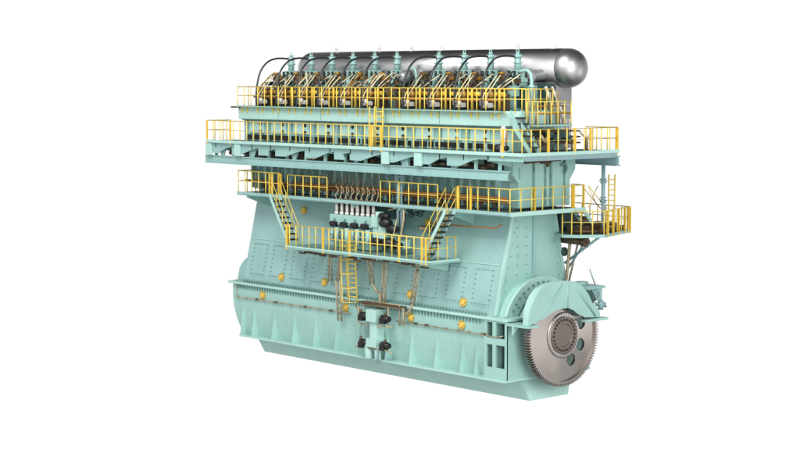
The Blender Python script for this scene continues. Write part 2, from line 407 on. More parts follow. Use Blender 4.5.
# near end block with flared head
eb = MB().prism([(-1.6, 8.2), (-1.6, 9.25), (-1.95, 9.6), (-1.95, 10.4), (1.95, 10.4), (1.95, 9.75), (1.6, 9.3), (1.6, 8.2)], 'x', -.9, -.35).build('end_block', 'paint', cf, bevel=.02)
m = MB()
for y, w in ((-.72, .05), (-.0, .03), (.35, .05), (1.2, .03)): m.box(-.35, -.28, y-w, y+w, 8.25, 10.3)
m.build('stiffener', 'shade', cf)
m = MB().box(-.35, -.2, .0, .12, 9.9, 10.25).cyl((-.3, -.3, 10.2), 'y', .16, .5, 12).tube([(-.2, -1.4, 10.12), (-.2, .8, 10.18)], .05, 6); m.build('pipe_support', 'brown', cf)
m = MB().tube([(-.25, .95, 9.9), (-.2, 1.1, 10.05), (-.2, 1.25, 9.85), (-.25, 1.15, 9.6)], .05, 8); m.build('lifting_hook', 'shade', cf)
# upper wall with panels
uw = MB().box(-18.8, -.4, -1.95, 1.25, 10.4, 11.62).build('scavenge_wall', 'paint', engine)
ux = [-17.75+i*1.72 for i in range(11)]
for i, x in enumerate(ux):
    if x > -.9: continue
    m = MB().box(x-.55, x+.6, -2.03, -1.951, 10.98, 11.58)
    p = m.build('wall_panel', 'pale', engine, bevel=.012)
    m = MB().cyl((x+.35, -2.04, 11.42), 'y', .07, -.02, 10) if 0 else MB().cyl((x+.36, -2.06, 11.42), 'y', .09, .05, 10).cyl((x+.36, -2.06, 11.08), 'y', .09, .05, 10)
    m.build('access_hole', 'black', p)
    m = MB().box(x-.72, x-.66, -2.12, -1.95, 10.65, 11.6); m.build('rib', 'paint2', uw)
m = MB(); random.seed(5); x = -18.5
while x < -.8:
    w = random.uniform(.18, .4); m.box(x, x+w, -2.06, -1.951, 10.68, 10.9); x += w+random.uniform(.08, .3)
m.build('vent_slot', 'black', uw)
# deck box above
db = MB().box(-18.75, -.75, -2.35, 1.3, 11.66, 12.3).cyl((-.75, -1.65, 11.66), 'z', .69, .64, 24).box(-.8, -.1, -1.6, -.2, 11.66, 12.3).build('deck_box', 'pale', engine, bevel=.02)
m = MB().box(-18.7, -.7, -2.2, 1.6, 11.6, 11.68); m.build('seam', 'shade', db)
m = MB()
for x in (-15.6, -12.4, -7.9, -4.4): m.box(x-.012, x+.012, -2.36, -2.34, 11.7, 12.28)
m.build('seam', 'shade', db)

# ================================================================== PLATFORM HELPERS
def rail_run(par, pts, h=1.0, step=.8, r=.024, mid=True, closed=False, posts='yellow', thick=()):
    P = [Vector(p) for p in pts]
    m = MB().tube([p+Vector((0,0,h)) for p in P], r, 6); m.build('handrail', 'yellow', par)
    if mid: MB().tube([p+Vector((0,0,h*.53)) for p in P], r*.75, 6).build('mid_rail', 'yellow', par)
    for i in range(len(P)-1):
        L = (P[i+1]-P[i]).length; n = max(1, round(L/(step*.82)))
        for k in range(n+(1 if i == len(P)-2 else 0)):
            q = P[i].lerp(P[i+1], k/n)
            MB().cyl(q-Vector((0,0,.12)), 'z', r*1.1, h+.12, 6).build('post', 'yellow', par)
def gate_posts(par, pts, h=1.0):
    for p in pts: MB().box(p[0]-.05, p[0]+.05, p[1]-.025, p[1]+.025, p[2]-.15, p[2]+h).build('gate_post', 'orange', par)
def platform(name, outline, z, t=.12, mt='paint2', label=None, mf_='grating'):
    p = MB().prism(outline, 'z', z-t, z-.012).build(name, mt, engine, label)
    # grating insets slightly smaller than the frame
    cx = sum(a for a, b in outline)/len(outline); cy = sum(b for a, b in outline)/len(outline)
    MB().prism([(cx+(a-cx)*.985, cy+(b-cy)*.94) for a, b in outline], 'z', z-.012, z).build('floor_grating', mf_, p)
    return p
def ladder(name, p0, p1, w, wax, label, cage=False, mt='yellow'):
    a, b_ = Vector(p0), Vector(p1); u = Vector((1, 0, 0)) if wax == 'x' else Vector((0, 1, 0))
    L = bpy.data.objects.new(name, None); COL.objects.link(L); L.parent = engine; L['label'] = label
    for sg in (-1, 1): MB().tube([a+u*sg*w/2, b_+u*sg*w/2], .035, 6).build('ladder_rail', mt, L)
    n = int((b_-a).length/.21); m = MB()
    for k in range(1, n): q = a.lerp(b_, k/n); m.tube([q-u*w/2, q+u*w/2], .028, 6)
    m.build('rung', mt, L)
    if cage:
        m = MB()
        out_ = Vector((0, -1, 0)) if wax == 'x' else Vector((1, 0, 0))
        for k in range(0, n, 3):
            q = a.lerp(b_, k/n)
            m.tube([q+u*math.cos(t)*w*.62+out_*math.sin(t)*w*.95 for t in [PI*i/8 for i in range(9)]], .018, 5)
        for t in (PI*.25, PI*.5, PI*.75): m.tube([a+u*math.cos(t)*w*.62+out_*math.sin(t)*w*.95, b_+u*math.cos(t)*w*.62+out_*math.sin(t)*w*.95], .015, 5)
        m.build('safety_cage', mt, L)
    return L
def stairs(p0, p1, y0, y1, label, n=8, rail=True, axis='x', mt='pale'):
    """p0 low (a,z), p1 high (a,z) along axis; treads span the other axis between y0,y1"""
    T = bpy.data.objects.new('staircase', None); COL.objects.link(T); T.parent = engine; T['label'] = label
    def pt(a, z, y): return (a, y, z) if axis == 'x' else (y, a, z)
    for y in (y0, y1):
        m = MB(); q = [(p0[0], p0[1]-.1), (p0[0], p0[1]+.14), (p1[0], p1[1]+.1), (p1[0], p1[1]-.14)]
        m.prism(q, 'y' if axis == 'x' else 'x', y-.025, y+.025); m.build('stringer', mt, T)
    dx = (p1[0]-p0[0])/n; dz = (p1[1]-p0[1])/n
    for k in range(1, n):
        a = p0[0]+dx*k; z = p0[1]+dz*k; lo, hi2 = sorted((y0, y1))
        m = MB()
        if axis == 'x': m.box(a-.15, a+.15, lo+.03, hi2-.03, z-.035, z+.035)
        else: m.box(lo+.03, hi2-.03, a-.13, a+.13, z-.02, z+.02)
        m.build('tread', 'black', T)
    if rail:
        for y in (y0, y1):
            a0, a1 = Vector(pt(p0[0], p0[1], y)), Vector(pt(p1[0], p1[1], y)); up = Vector((0, 0, .95)); mb = MB()
            mb.tube([a0, a0+up, a1+up, a1], .021, 6); mb.tube([a0+up*.5, a1+up*.5], .016, 6)
            for t in (.33, .66): q = a0.lerp(a1, t); mb.tube([q, q+up], .018, 6)
            mb.build('handrail', 'yellow', T)
    return T

# ================================================================== MAIN UPPER GALLERY (z 10.6)
GY, GE = -3.5, 1.64
ug = platform('main_gallery', [(-19.9, GY), (GE, GY), (GE, 2.5), (-.34, 2.5), (-.34, -1.96), (-19.9, -1.96)], 10.6, .1, 'paint2')
MB().box(-19.9, GE, GY-.03, GY, 10.5, 10.64).build('toe_board', 'pale', ug)
MB().box(GE, GE+.03, GY, 2.5, 10.5, 10.64).build('toe_board', 'pale', ug)
m = MB()                                           # fascia with slanted brackets
fx = [-19.9, -18.0, -15.9, -14.6, -12.4, -10.3, -9.2, -7.0, -4.75, -2.9, -.9]
for i, x in enumerate(fx):
    x1 = fx[i+1] if i+1 < len(fx) else GE
    m.prism([(x, 10.5), (x1, 10.5), (x1, 10.32), (x1-.5, 10.24), (x+.75, 9.98), (x, 9.98)] if x1 < .0 else [(x, 10.5), (x1, 10.5), (x1, 10.38), (x, 10.3)], 'y', -3.34, -3.28)
m.build('fascia', 'paint2', ug)
for x in (-19.75, -17.45, -6.72, -4.6):
    MB().box(x-.22, x+.22, -3.48, -3.36, 9.9, 10.48).build('bracket', 'pale', ug, bevel=.01)
m = MB()
for i in range(14):
    x = -19.3+i*1.45
    if x < .3: m.prism([(-3.34, 10.5), (-3.34, 10.25), (-2.0, 9.95), (-1.5, 9.95), (-1.5, 10.5)], 'x', x-.03, x+.03)
m.build('gusset', 'paint', ug)
m = MB(); random.seed(11)                          # drain pipes and little hangers seen between fascia and beam
for i in range(44):
    x = -18.9+i*.42
    if x > -.9: break
    z = random.uniform(9.9, 10.1); m.cyl((x, -2.9+random.uniform(-.2, .4), z), 'x', random.uniform(.04, .1), random.uniform(.2, .5), 7)
m.tube([(-18.5, -2.5, 9.98), (-1, -2.5, 9.98)], .06, 8); m.build('drain_pipe', 'brown', ug)
m = MB()
for x in (-12.1, -12.35): m.cyl((x, -3.1, 10.0), 'y', .12, .3, 12)
m.cyl((-2.2, -3.1, 10.05), 'y', .1, .3, 12); m.build('pipe_end', 'pipe', ug)
MB().box(-18.5, -1, -2.15, -1.56, 9.75, 10.35).build('gallery_shadow_panel', 'dgreen', ug)  # added dark panel puts shadow into the gap under the gallery
rail_run(ug, [(-19.85, -2.0, 10.6), (-19.85, GY+.03, 10.6), (GE-.03, GY+.03, 10.6), (GE-.03, 2.45, 10.6), (-.2, 2.45, 10.6)], .98, .66)
gate_posts(ug, [(-19.8, GY, 10.6), (-17.9, GY, 10.6), (-7.6, GY, 10.6), (-6.9, GY, 10.6), (.55, GY, 10.6), (1.6, -1.9, 10.6), (1.6, -.3, 10.6), (1.6, .7, 10.6), (1.6, 2.4, 10.6), (1.55, 2.42, 10.6)])
# longitudinal beam
bm_ = MB().box(-20.3, .55, -3.24, -3.16, 9.5, 9.82).box(-20.3, .55, -3.3, -3.0, 9.82, 9.86).box(-20.3, .55, -3.3, -3.0, 9.47, 9.5).build('gallery_beam', 'paint2', engine)
m = MB()
for i in range(15):
    x = -19.6+i*1.4
    if x < .2: m.box(x-.05, x+.05, -3.15, -3.02, 9.86, 10.3)
m.build('hanger', 'paint', bm_)
m = MB()
for x in (-19.0, -16.6, -13.4, -9.0, -5.8, -2.6): m.prism([(x-.3, 10.24), (x+.3, 10.24), (x+.1, 9.86), (x-.1, 9.86)], 'y', -3.16, -3.1)
m.build('bracket', 'paint2', bm_)
m = MB()
for x in (-18.9, -17.3, -15, -12, -8.9, -6.2, -3.2, -.9): m.box(x-.05, x+.05, -3.1, -1.5, 9.55, 9.8)
m.build('cross_member', 'paint2', bm_)
m = MB().box(-19.3, -.3, -1.6, -1.52, 9.42, 9.9); m.build('back_strip', 'paint2', bm_)
rb = MB().box(-1.0, 1.66, 2.4, 2.48, 9.97, 10.32).box(-1.0, 1.66, 2.3, 2.6, 10.32, 10.36).box(-1, 1.66, 2.3, 2.6, 9.93, 9.97).box(1.5, 1.62, -3.3, 2.4, 10.3, 10.5).build('gallery_beam', 'gpipe', engine)
MB().box(-.3, 1.6, -3.4, -3.34, 10.28, 10.5).build('bracket', 'paint', rb)

# ================================================================== TOP GALLERY RAILING (z 12.3)
tgp = platform('top_gallery', [(-18.6, -2.62), (-.4, -2.62), (-.4, -2.36), (-18.6, -2.36)], 12.31, .05, 'paint')
rail_run(tgp, [(-18.55, -1.2, 12.31), (-18.55, -2.55, 12.31), (-.3, -2.55, 12.31), (.8, -2.4, 12.31)], .93, .66)
m = MB()
for i in range(44):
    x = -18.4+i*.41
    if x < -.5: m.box(x-.02, x+.02, -2.42, -2.36, 11.98, 12.3) if i % 3 != 2 else None
m.build('bracket', 'yellow', tgp)
tk = MB().box(-19.05, -18.6, -2.6, -1.2, 12.2, 12.28); tk.build('side_step', 'grating', tgp)
ladder('gallery_ladder', (-7.93, -2.75, 10.62), (-7.93, -2.72, 12.4), .55, 'x', 'yellow ladder between main gallery and deck box', cage=True)

# near-end landing and stairs
ld = platform('end_landing', [(-.1, -1.6), (.75, -1.6), (.75, .5), (-.1, .5)], 11.75, .08)
rail_run(ld, [(.1, -1.6, 11.75), (.72, -1.6, 11.75), (.72, .45, 11.75)], .95, .5)
stairs((.95, 10.6), (-.1, 12.25), -2.35, -1.75, 'upper staircase of the near end', 7, rail=False, mt='paint')
stairs((1.55, 10.62), (.55, 11.75), -2.9, -2.4, 'short staircase beside the upper one', 5, rail=False, mt='paint')
m = MB()
for z in (10.9, 11.15, 11.4): m.box(-.3, .6, -1.0, 1.2, z, z+.07)
m.build('pipe_rack', 'brown', ld)
m = MB(); random.seed(21)
for i in range(14):
    y = random.uniform(-1.4, 1.5); x = random.uniform(-.25, .9); z = random.uniform(10.65, 11.2)
    m.tube([(x, y, 10.62), (x, y, z), (x+random.uniform(-.3, .3), y+random.uniform(-.5, .5), z+.3)], random.uniform(.03, .07), 7)
m.build('small_pipe', 'pipe', ld)
m = MB(); random.seed(25)
for i in range(9):
    y = random.uniform(-1.2, 1.4); x = random.uniform(-.2, .8); z = random.uniform(10.62, 11.3); m.box(x, x+.25, y, y+.25, z, z+.22)
m.build('valve_box', 'dgreen', ld)
m = MB(); random.seed(52)
for i in range(12):
    y = -1.3+i*.22; x = random.uniform(-.4, -.1); m.tube([(x, y, 11.75), (x, y, random.uniform(12.4, 13.2))], random.uniform(.025, .06), 7)
m.build('small_pipe', 'pipe', ld)
MB().tube([(.6, -1.5, 12.2), (.6, .5, 12.2)], .04, 8).tube([(.3, -1.5, 12.5), (.3, .6, 12.5)], .03, 8).build('return_pipe', 'rust', ld)
rail_run(ld, [(-.1, -1.7, 12.31), (-.1, .2, 12.31)], .9, .45)
# white regulator standing on the gallery
rg = MB().cyl((.1, -3.0, 10.9), 'z', .13, .7, 14).cyl((.1, -3.0, 11.6), 'z', .13, .12, 14, .05).box(-.05, .25, -3.1, -2.9, 10.62, 10.9).build('regulator', 'white', engine, 'white upright regulator on the main gallery')
MB().cyl((-.35, -3.0, 10.75), 'x', .17, .35, 14).cyl((.25, -3.05, 10.8), 'x', .1, .15, 12).build('regulator_motor', 'black', rg)
MB().tube([(.28, -3.0, 10.9), (.32, -3.0, 11.4), (.2, -2.95, 11.55)], .025, 6).build('regulator_pipe', 'rust', rg)

# ================================================================== CYLINDER UNITS
def unit(x, label):
    c = bpy.data.objects.new('cylinder_cover', None); COL.objects.link(c); c.parent = engine; c.location = (x, 0, 0); c['label'] = label; c['group'] = 'cylinder covers in a row along the top of the engine'
    MB().cyl((0, -.1, 12.3), 'z', .62, .62, 24).cyl((0, -.1, 12.92), 'z', .5, .38, 24).build('cover_body', 'paint', c)
    MB().box(-.33, .33, -.45, .4, 13.3, 13.72).box(-.42, .42, -.25, .25, 13.5, 13.62).prism([(-.33, 13.72), (.33, 13.72), (.16, 14.02), (-.16, 14.02)], 'y', -.3, .3).build('valve_housing', 'paint', c, bevel=.015)
    MB().cyl((0, 0, 14.0), 'z', .15, .6, 14).cyl((0, 0, 14.3), 'z', .21, .07, 14).cyl((0, 0, 14.55), 'z', .19, .14, 14).cyl((0, 0, 14.69), 'z', .09, .1, 10).build('exhaust_valve', 'paint2', c)
    MB().tube([(math.cos(t)*.07, 0, 14.85+math.sin(t)*.07) for t in [2*PI*i/10 for i in range(11)]], .018, 5).build('lifting_eye', 'pale', c)
    m = MB()
    for px, py in ((-.42, -.4), (.42, -.4), (-.45, .25), (.45, .25), (.2, -.6), (-.2, -.6)): m.cyl((px, py, 13.25), 'z', .045, .42 if abs(px) > .3 else .3, 8).cyl((px*.8, py*.6, 13.7), 'z', .05, .28, 6).cyl((px, py, 13.55), 'z', .075, .1, 6)
    m.build('cover_stud', 'black', c)
    m = MB().box(-.06, .06, -.62, -.4, 12.6, 13.4).box(.5, .62, -.55, -.1, 12.4, 13.3).box(-.62, -.5, -.55, -.1, 12.4, 13.3); m.build('dark_slot', 'dgreen', c)
    MB().tube(smooth_path([(.18, .25, 13.5), (.2, .7, 13.75), (.2, 1.1, 13.8), (.2, 1.6, 13.85)], 4), .24, 14).cyl((.19, .55, 13.7), 'y', .31, .07, 16).build('exhaust_elbow', 'duct', c)
    hp = smooth_path([(0, -.12, 14.6), (0, -.85, 14.62), (0, -1.45, 14.46), (0, -1.92, 14.0), (0, -2.14, 13.35), (0, -2.2, 12.8), (0, -2.2, 12.3)], 5)
    MB().tube(hp, .047, 8).build('black_hose', 'hose', c)
    MB().cyl((0, -.2, 14.6), 'y', .07, .12, 8).build('hose_fitting', 'steel', c)
    # fuel valves, brass group and its pipes in front
    MB().lathe([(.08, 0), (.17, .03), (.17, .12), (.12, .16), (.12, .3), (.2, .33), (.2, .42), (.08, .46)], (-.12, -.85, 13.35), 'z', 14).cyl((.14, -.8, 13.3), 'z', .1, .35, 12).cyl((-.12, -1.0, 13.62), 'y', .06, .25, 8).build('fuel_valve', 'brown', c)
    m = MB().lathe([(.1, 0), (.16, .02), (.16, .1), (.1, .12)], (-.12, -.85, 13.82), 'z', 12); m.box(.0, .3, -.95, -.7, 13.6, 13.75); m.build('valve_cap', 'gold', c)
    m = MB()
    for dx in (-.22, .0): m.tube(smooth_path([(dx, -1.05, 13.8), (dx-.05, -1.3, 13.5), (dx-.1, -1.7, 13.0), (dx-.12, -1.8, 12.75)], 3), .024, 6)
    m.tube([(.05, -1.65, 12.95), (1.0, -.85, 13.85)], .024, 6)
    m.build('fuel_pipe', 'cream', c)
    MB().tube([(.12, -1.6, 13.05), (1.02, -.78, 13.92)], .04, 7).build('dark_link', 'hose', c)
    m = MB().box(-.3, .1, -1.9, -1.6, 12.4, 12.62).cyl((-.24, -1.95, 12.5), 'z', .085, .22, 10).cyl((.04, -1.95, 12.5), 'z', .085, .2, 10); m.build('pump_block', 'white', c)
    m = MB().cyl((-.2, -1.99, 12.58), 'y', .05, .06, 8).cyl((0, -1.99, 12.58), 'y', .05, .06, 8).box(-.35, .15, -1.97, -1.55, 12.3, 12.42); m.build('pump_port', 'black', c)
    m = MB().box(.28, .5, -1.5, -1.0, 12.3, 13.0).box(-.65, -.5, -1.5, -1.0, 12.3, 13.15).cyl((.1, -1.4, 12.3), 'z', .12, .8, 10); m.build('bracket', 'brown', c)
    m = MB().cyl((.62, -1.75, 12.32), 'z', .05, .9, 8).cyl((-.5, -1.7, 12.32), 'z', .04, .9, 8); m.build('yellow_strut', 'orange', c)
    m = MB().lathe([(.05, 0), (.12, .02), (.12, .2), (.07, .24), (.07, .3)], (.12, -1.72, 12.84), 'z', 12); m.build('valve_block', 'gold', c)
    m = MB().box(.3, .62, -.95, -.5, 12.9, 13.35); m.cyl((.45, -.7, 13.35), 'z', .1, .25, 12); m.build('side_block', 'paint', c)
    return c
words = ['farthest', 'second', 'third', 'fourth', 'fifth', 'sixth', 'seventh', 'eighth', 'ninth', 'tenth and nearest']
u0 = unit(CX[0], 'farthest cylinder cover from the turning wheel')
for i in range(1, 10):
    c = u0.copy(); COL.objects.link(c); c.location = (CX[i], 0, 0); c['label'] = '%s cylinder cover counted from the far left end' % words[i]
    for ch in u0.children:
        d = ch.copy(); COL.objects.link(d); d.parent = c
# cables and small lines, routed differently on every unit
random.seed(77)
for cxx in CX+[CH]:
    for j in range(7):
        x0_ = cxx+random.uniform(-.7, .7); x1_ = x0_+random.uniform(-.5, .5); z0_ = random.uniform(12.35, 12.9); z1_ = random.uniform(13.2, 13.85)
        y0_, y1_ = random.uniform(-1.6, -1.1), random.uniform(-.95, -.6)
        MB().tube(smooth_path([(x0_, y0_, z0_), (x0_+random.uniform(-.1, .1), y0_-.05, (z0_+z1_)/2), (x1_, y1_-.15, z1_+.1), (x1_, y1_, z1_-.15)], 4), random.choice((.02, .028, .04)), 6).build('small_line', random.choice(('hose', 'pipe', 'brown', 'hose', 'cream', 'gold')), engine)
    for j in range(3):
        x0_ = cxx+random.uniform(-.75, .75); z0_ = random.uniform(13.0, 13.6); w_ = random.uniform(.06, .13); y0_ = random.uniform(-1.0, -.65)
        MB().box(x0_-w_, x0_+w_, y0_-w_, y0_+w_, z0_, z0_+random.uniform(.12, .3)).build('junction_box', random.choice(('dgreen', 'brown', 'shade', 'gold')), engine)
# manifold pipes in front of the covers
mf = MB().tube([(-18.3, -1.5, 12.98), (-9, -1.5, 12.98)], .1, 10).tube([(-7.6, -1.5, 12.98), (-1.3, -1.5, 12.98)], .1, 10).build('fuel_manifold', 'orange', engine)
MB().tube([(-18.3, -1.72, 12.74), (-1.2, -1.72, 12.74)], .05, 8).tube([(-18.4, -1.35, 13.2), (-1.0, -1.35, 13.2)], .04, 8).build('return_pipe', 'rust', mf)
m = MB()
for i in range(22):
    x = -18.0+i*.78
    if x < -1.3: m.cyl((x, -1.5, 12.98), 'x', .14, .08, 10)
m.build('manifold_flange', 'gold', mf)
# dark bracing behind
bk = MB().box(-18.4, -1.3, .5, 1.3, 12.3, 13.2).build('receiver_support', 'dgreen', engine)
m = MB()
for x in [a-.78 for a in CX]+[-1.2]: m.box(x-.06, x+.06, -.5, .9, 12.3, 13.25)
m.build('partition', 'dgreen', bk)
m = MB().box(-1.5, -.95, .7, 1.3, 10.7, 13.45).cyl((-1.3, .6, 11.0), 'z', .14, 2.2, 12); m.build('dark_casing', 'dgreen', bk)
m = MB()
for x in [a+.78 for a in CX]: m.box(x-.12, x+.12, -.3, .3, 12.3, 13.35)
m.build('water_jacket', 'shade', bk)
# chain drive bay between sixth and seventh cylinders
cb = MB().box(CH-.55, CH+.5, -.4, .6, 12.3, 13.5).build('chain_casing', 'dgreen', engine)
MB().lathe([(.02, -.3), (.16, -.27), (.26, -.15), (.3, 0), (.3, .3)], (CH-.15, -.7, 13.72), 'y', 18).build('chain_cover', 'duct', cb)
MB().tube(smooth_path([(CH-.2, -.5, 13.6), (CH-.1, -.5, 14.05), (CH+.3, -.5, 14.1), (CH+.45, -.5, 13.7), (CH+.45, -.5, 12.9)], 4), .06, 8).build('vent_pipe', 'paint', cb)
MB().cyl((CH-.5, -.45, 12.4), 'z', .2, .9, 14).cyl((CH+.2, -.6, 12.3), 'z', .17, 1.0, 14).box(CH-.2, CH+.1, -1.2, -.8, 12.3, 13.0).build('chain_guide', 'brown', cb)

# near-end pipes beside the tenth cover
ep = MB().tube(smooth_path([(-1.0, -.9, 13.95), (-.6, -.9, 14.0), (-.35, -.9, 13.8), (-.3, -.9, 13.2), (-.3, -.9, 11.7)], 4), .075, 10).build('cooling_pipe', 'paint', engine)
MB().cyl((-.3, -.9, 13.3), 'z', .13, .07, 12).cyl((-.3, -.9, 12.2), 'z', .13, .07, 12).build('pipe_flange', 'pale', ep)
MB().tube([(-.85, .55, 13.3), (-.35, .6, 12.3)], .065, 10).tube([(-.75, .85, 13.3), (-.1, .95, 11.9)], .05, 10).build('white_strut', 'white', ep)

# ================================================================== EXHAUST RECEIVER
RY, RZ, RR = 2.1, 14.1, .86
pf = [(.02, -18.95), (.3, -18.93), (.55, -18.85), (.74, -18.68), (.84, -18.45), (RR, -18.3)]
er_ = MB().lathe(pf+[(RR, -1.02)], (0, RY, RZ), 'x', 56).build('exhaust_receiver', 'steel', engine, 'long polished steel exhaust receiver drum behind the cylinder covers')
MB().lathe([(RR+.0, -1.02), (RR, -.95), (.85, -.8), (.8, -.62), (.7, -.44), (.55, -.3), (.36, -.21), (.15, -.17), (.01, -.165)], (0, RY, RZ), 'x', 56).build('end_cap', 'cap', er_)
m = MB()
for x in (-16.5, -13.3, -11.0, -8.9, -4.0, -1.75): m.box(x-.1, x+.1, RY-.04, RY+.04, RZ+RR-.03, RZ+RR+.1).tube([(x, RY, RZ+RR+.1), (x, RY, RZ+RR+.26)], .06, 8)
m.build('lifting_lug', 'white', er_)
dc = MB().box(-2.7, -1.2, 1.5, 2.6, 10.6, 13.5).build('exhaust_duct', 'duct', engine, 'grey rectangular duct under the near end of the drum')
m = MB().box(-2.72, -1.18, 1.48, 2.62, 12.5, 12.54)
m.build('seam', 'steel', dc)
for k in range(5): MB().box(-1.2, -1.12, 1.6+k*.2, 1.65+k*.2, 10.7, 11.9).build('cooling_fin', 'white', dc)

# ================================================================== LOWER GALLERY (z 8.1)
LZ = 8.1
lg = platform('lower_gallery', [(-18.1, -2.95), (.45, -2.95), (.45, 1.7), (-1.0, 1.7), (-1.0, -1.3), (-18.1, -1.3)], LZ, .14)
MB().box(-18.1, .45, -2.98, -2.95, LZ-.1, LZ+.03).build('toe_board', 'paint2', lg); MB().box(.45, .48, -2.95, 1.7, LZ-.14, LZ+.04).build('toe_board', 'pale', lg)
rail_run(lg, [(-18.05, -1.3, LZ), (-18.05, -2.92, LZ), (-14.8, -2.92, LZ)], 1.05, .62)
rail_run(lg, [(-14.2, -2.92, LZ), (-11.3, -2.92, LZ)], 1.0, .75)
rail_run(lg, [(-7.6, -2.92, LZ), (-3.9, -2.92, LZ)], 1.0, .8); rail_run(lg, [(-2.7, -2.92, LZ), (.42, -2.92, LZ), (.42, 1.65, LZ), (-.3, 1.65, LZ)], 1.0, .75)
gate_posts(lg, [(-14.9, -2.9, LZ), (-14.75, -2.9, LZ), (-15.4, -2.9, LZ), (-15.6, -2.9, LZ), (-2.65, -2.9, LZ), (-1.9, -2.9, LZ), (.2, -1.2, LZ), (.42, .9, LZ), (.42, 1.0, LZ), (.42, 1.62, LZ)], 1.02)
m = MB().tube([(-18.5, -2.1, 8.62), (-.6, -2.1, 8.62)], .07, 8).tube([(-17, -1.95, 8.45), (-.6, -1.95, 8.45)], .045, 8); m.build('service_pipe', 'rust', lg)
m = MB(); m2 = MB(); random.seed(17)
for i in range(60):
    x = -17.5+i*.28
    if x > -1: break
    (m, m2)[i % 3 > 0].box(x, x+random.uniform(.08, .2), -1.9, -1.76, random.uniform(8.12, 8.3), random.uniform(8.32, 8.6))
m.build('junction_box', 'brown', lg); m2.build('junction_box', 'shade', lg)
m = MB(); random.seed(9)
for i in range(40):
    x = -18.1+i*.43
    if x > -1: break
    z = random.uniform(8.7, 9.35); m.tube([(x, -1.83, 8.2), (x, -1.83, z), (x+random.choice((-.2, .2, 0)), -1.83, z+.15)], random.choice((.025, .04)), 6)
m.build('vertical_pipe', 'shade', lg)
m = MB(); random.seed(29)
for i in range(26):
    x = -14.5+i*.24+random.uniform(-.05, .05); z = random.uniform(8.9, 9.5); m.tube([(x, -1.9, 8.3), (x, -1.9, z)], .022, 6)
m.build('capillary_pipe', 'pipe', lg)
for x in (-17.4, -9.6, -6.4, -3.2):
    MB().prism([(-2.9, LZ-.14), (-2.9, LZ-.24), (-1.45, LZ-.75), (-1.3, LZ-.14)], 'x', x-.04, x+.04).build('bracket', 'paint', lg)
m = MB()
for x in (-16.2, -14.9): m.tube([(x, -2.2, 8.1), (x, -2.2, 9.6)], .05, 8)
m.build('stanchion', 'gpipe', lg)
m = MB().tube([(-12.2, -2.95, 7.96), (-11.6, -2.6, 7.96), (-10.8, -2.35, 7.96), (-9.4, -2.25, 7.96), (-8.2, -2.35, 7.96), (-7.2, -2.6, 7.96), (-6.6, -2.95, 7.96)], .06, 6); m.build('curved_edge', 'shade', lg)

# ================================================================== PUMP PLATFORM (z 5.85)
PZ = 5.85
pf_ = MB().box(-13.3, -3.5, -3.8, -3.7, PZ-.13, PZ).box(-13.3, -3.5, -2.0, -1.9, PZ-.13, PZ).box(-13.3, -13.2, -3.7, -2.0, PZ-.13, PZ).box(-3.6, -3.5, -3.7, -2.0, PZ-.13, PZ)
pp = pf_.build('pump_platform', 'paint2', engine)
m = MB()
for k in range(17): m.box(-13.2, -3.6, -3.66+k*.1, -3.635+k*.1, PZ-.05, PZ-.01)
m.build('floor_grating', 'shade', pp)
for k in range(8): MB().box(-12.4+k*1.15, -12.34+k*1.15, -3.7, -2.0, PZ-.12, PZ-.052).build('floor_joist', 'paint2', pp)
MB().box(-13.3, -3.5, -3.83, -3.8, PZ-.05, PZ+.03).build('toe_board', 'pale', pp); MB().box(-3.5, -3.47, -3.8, -2.0, PZ-.05, PZ+.03).build('toe_board', 'pale', pp)
rail_run(pp, [(-13.0, -3.78, PZ), (-3.52, -3.78, PZ)], 1.0, .58)
rail_run(pp, [(-3.52, -3.78, PZ), (-3.52, -2.2, PZ)], 1.0, .7)
gate_posts(pp, [(-13.2, -3.8, PZ), (-13.3, -3.7, PZ), (-10.55, -3.8, PZ), (-8.7, -3.8, PZ), (-5.4, -3.8, PZ), (-3.95, -3.8, PZ), (-3.7, -3.8, PZ)], 1.0)
for x in (-12.6, -9.2, -7.0, -4.2):
    MB().prism([(-3.7, PZ-.13), (-3.7, PZ-.22), (-2.1, PZ-.55), (-1.9, PZ-.13)], 'x', x-.04, x+.04).build('bracket', 'paint', pp)
m = MB(); random.seed(41)
for i in range(26):
    x = -12.6+i*.34
    if x > -4: break
    m.cyl((x, -3.5+random.uniform(-.2, .2), PZ-.25+random.uniform(-.08, .06)), 'x', random.uniform(.03, .08), random.uniform(.2, .5), 6)
m.build('under_pipe', 'brown', pp)
stairs((-13.35, PZ), (-14.75, LZ), -3.55, -2.98, 'left staircase down to the pump platform', 9)
stairs((-4.25, PZ), (-2.75, LZ), -3.55, -2.98, 'right staircase down to the pump platform', 9)
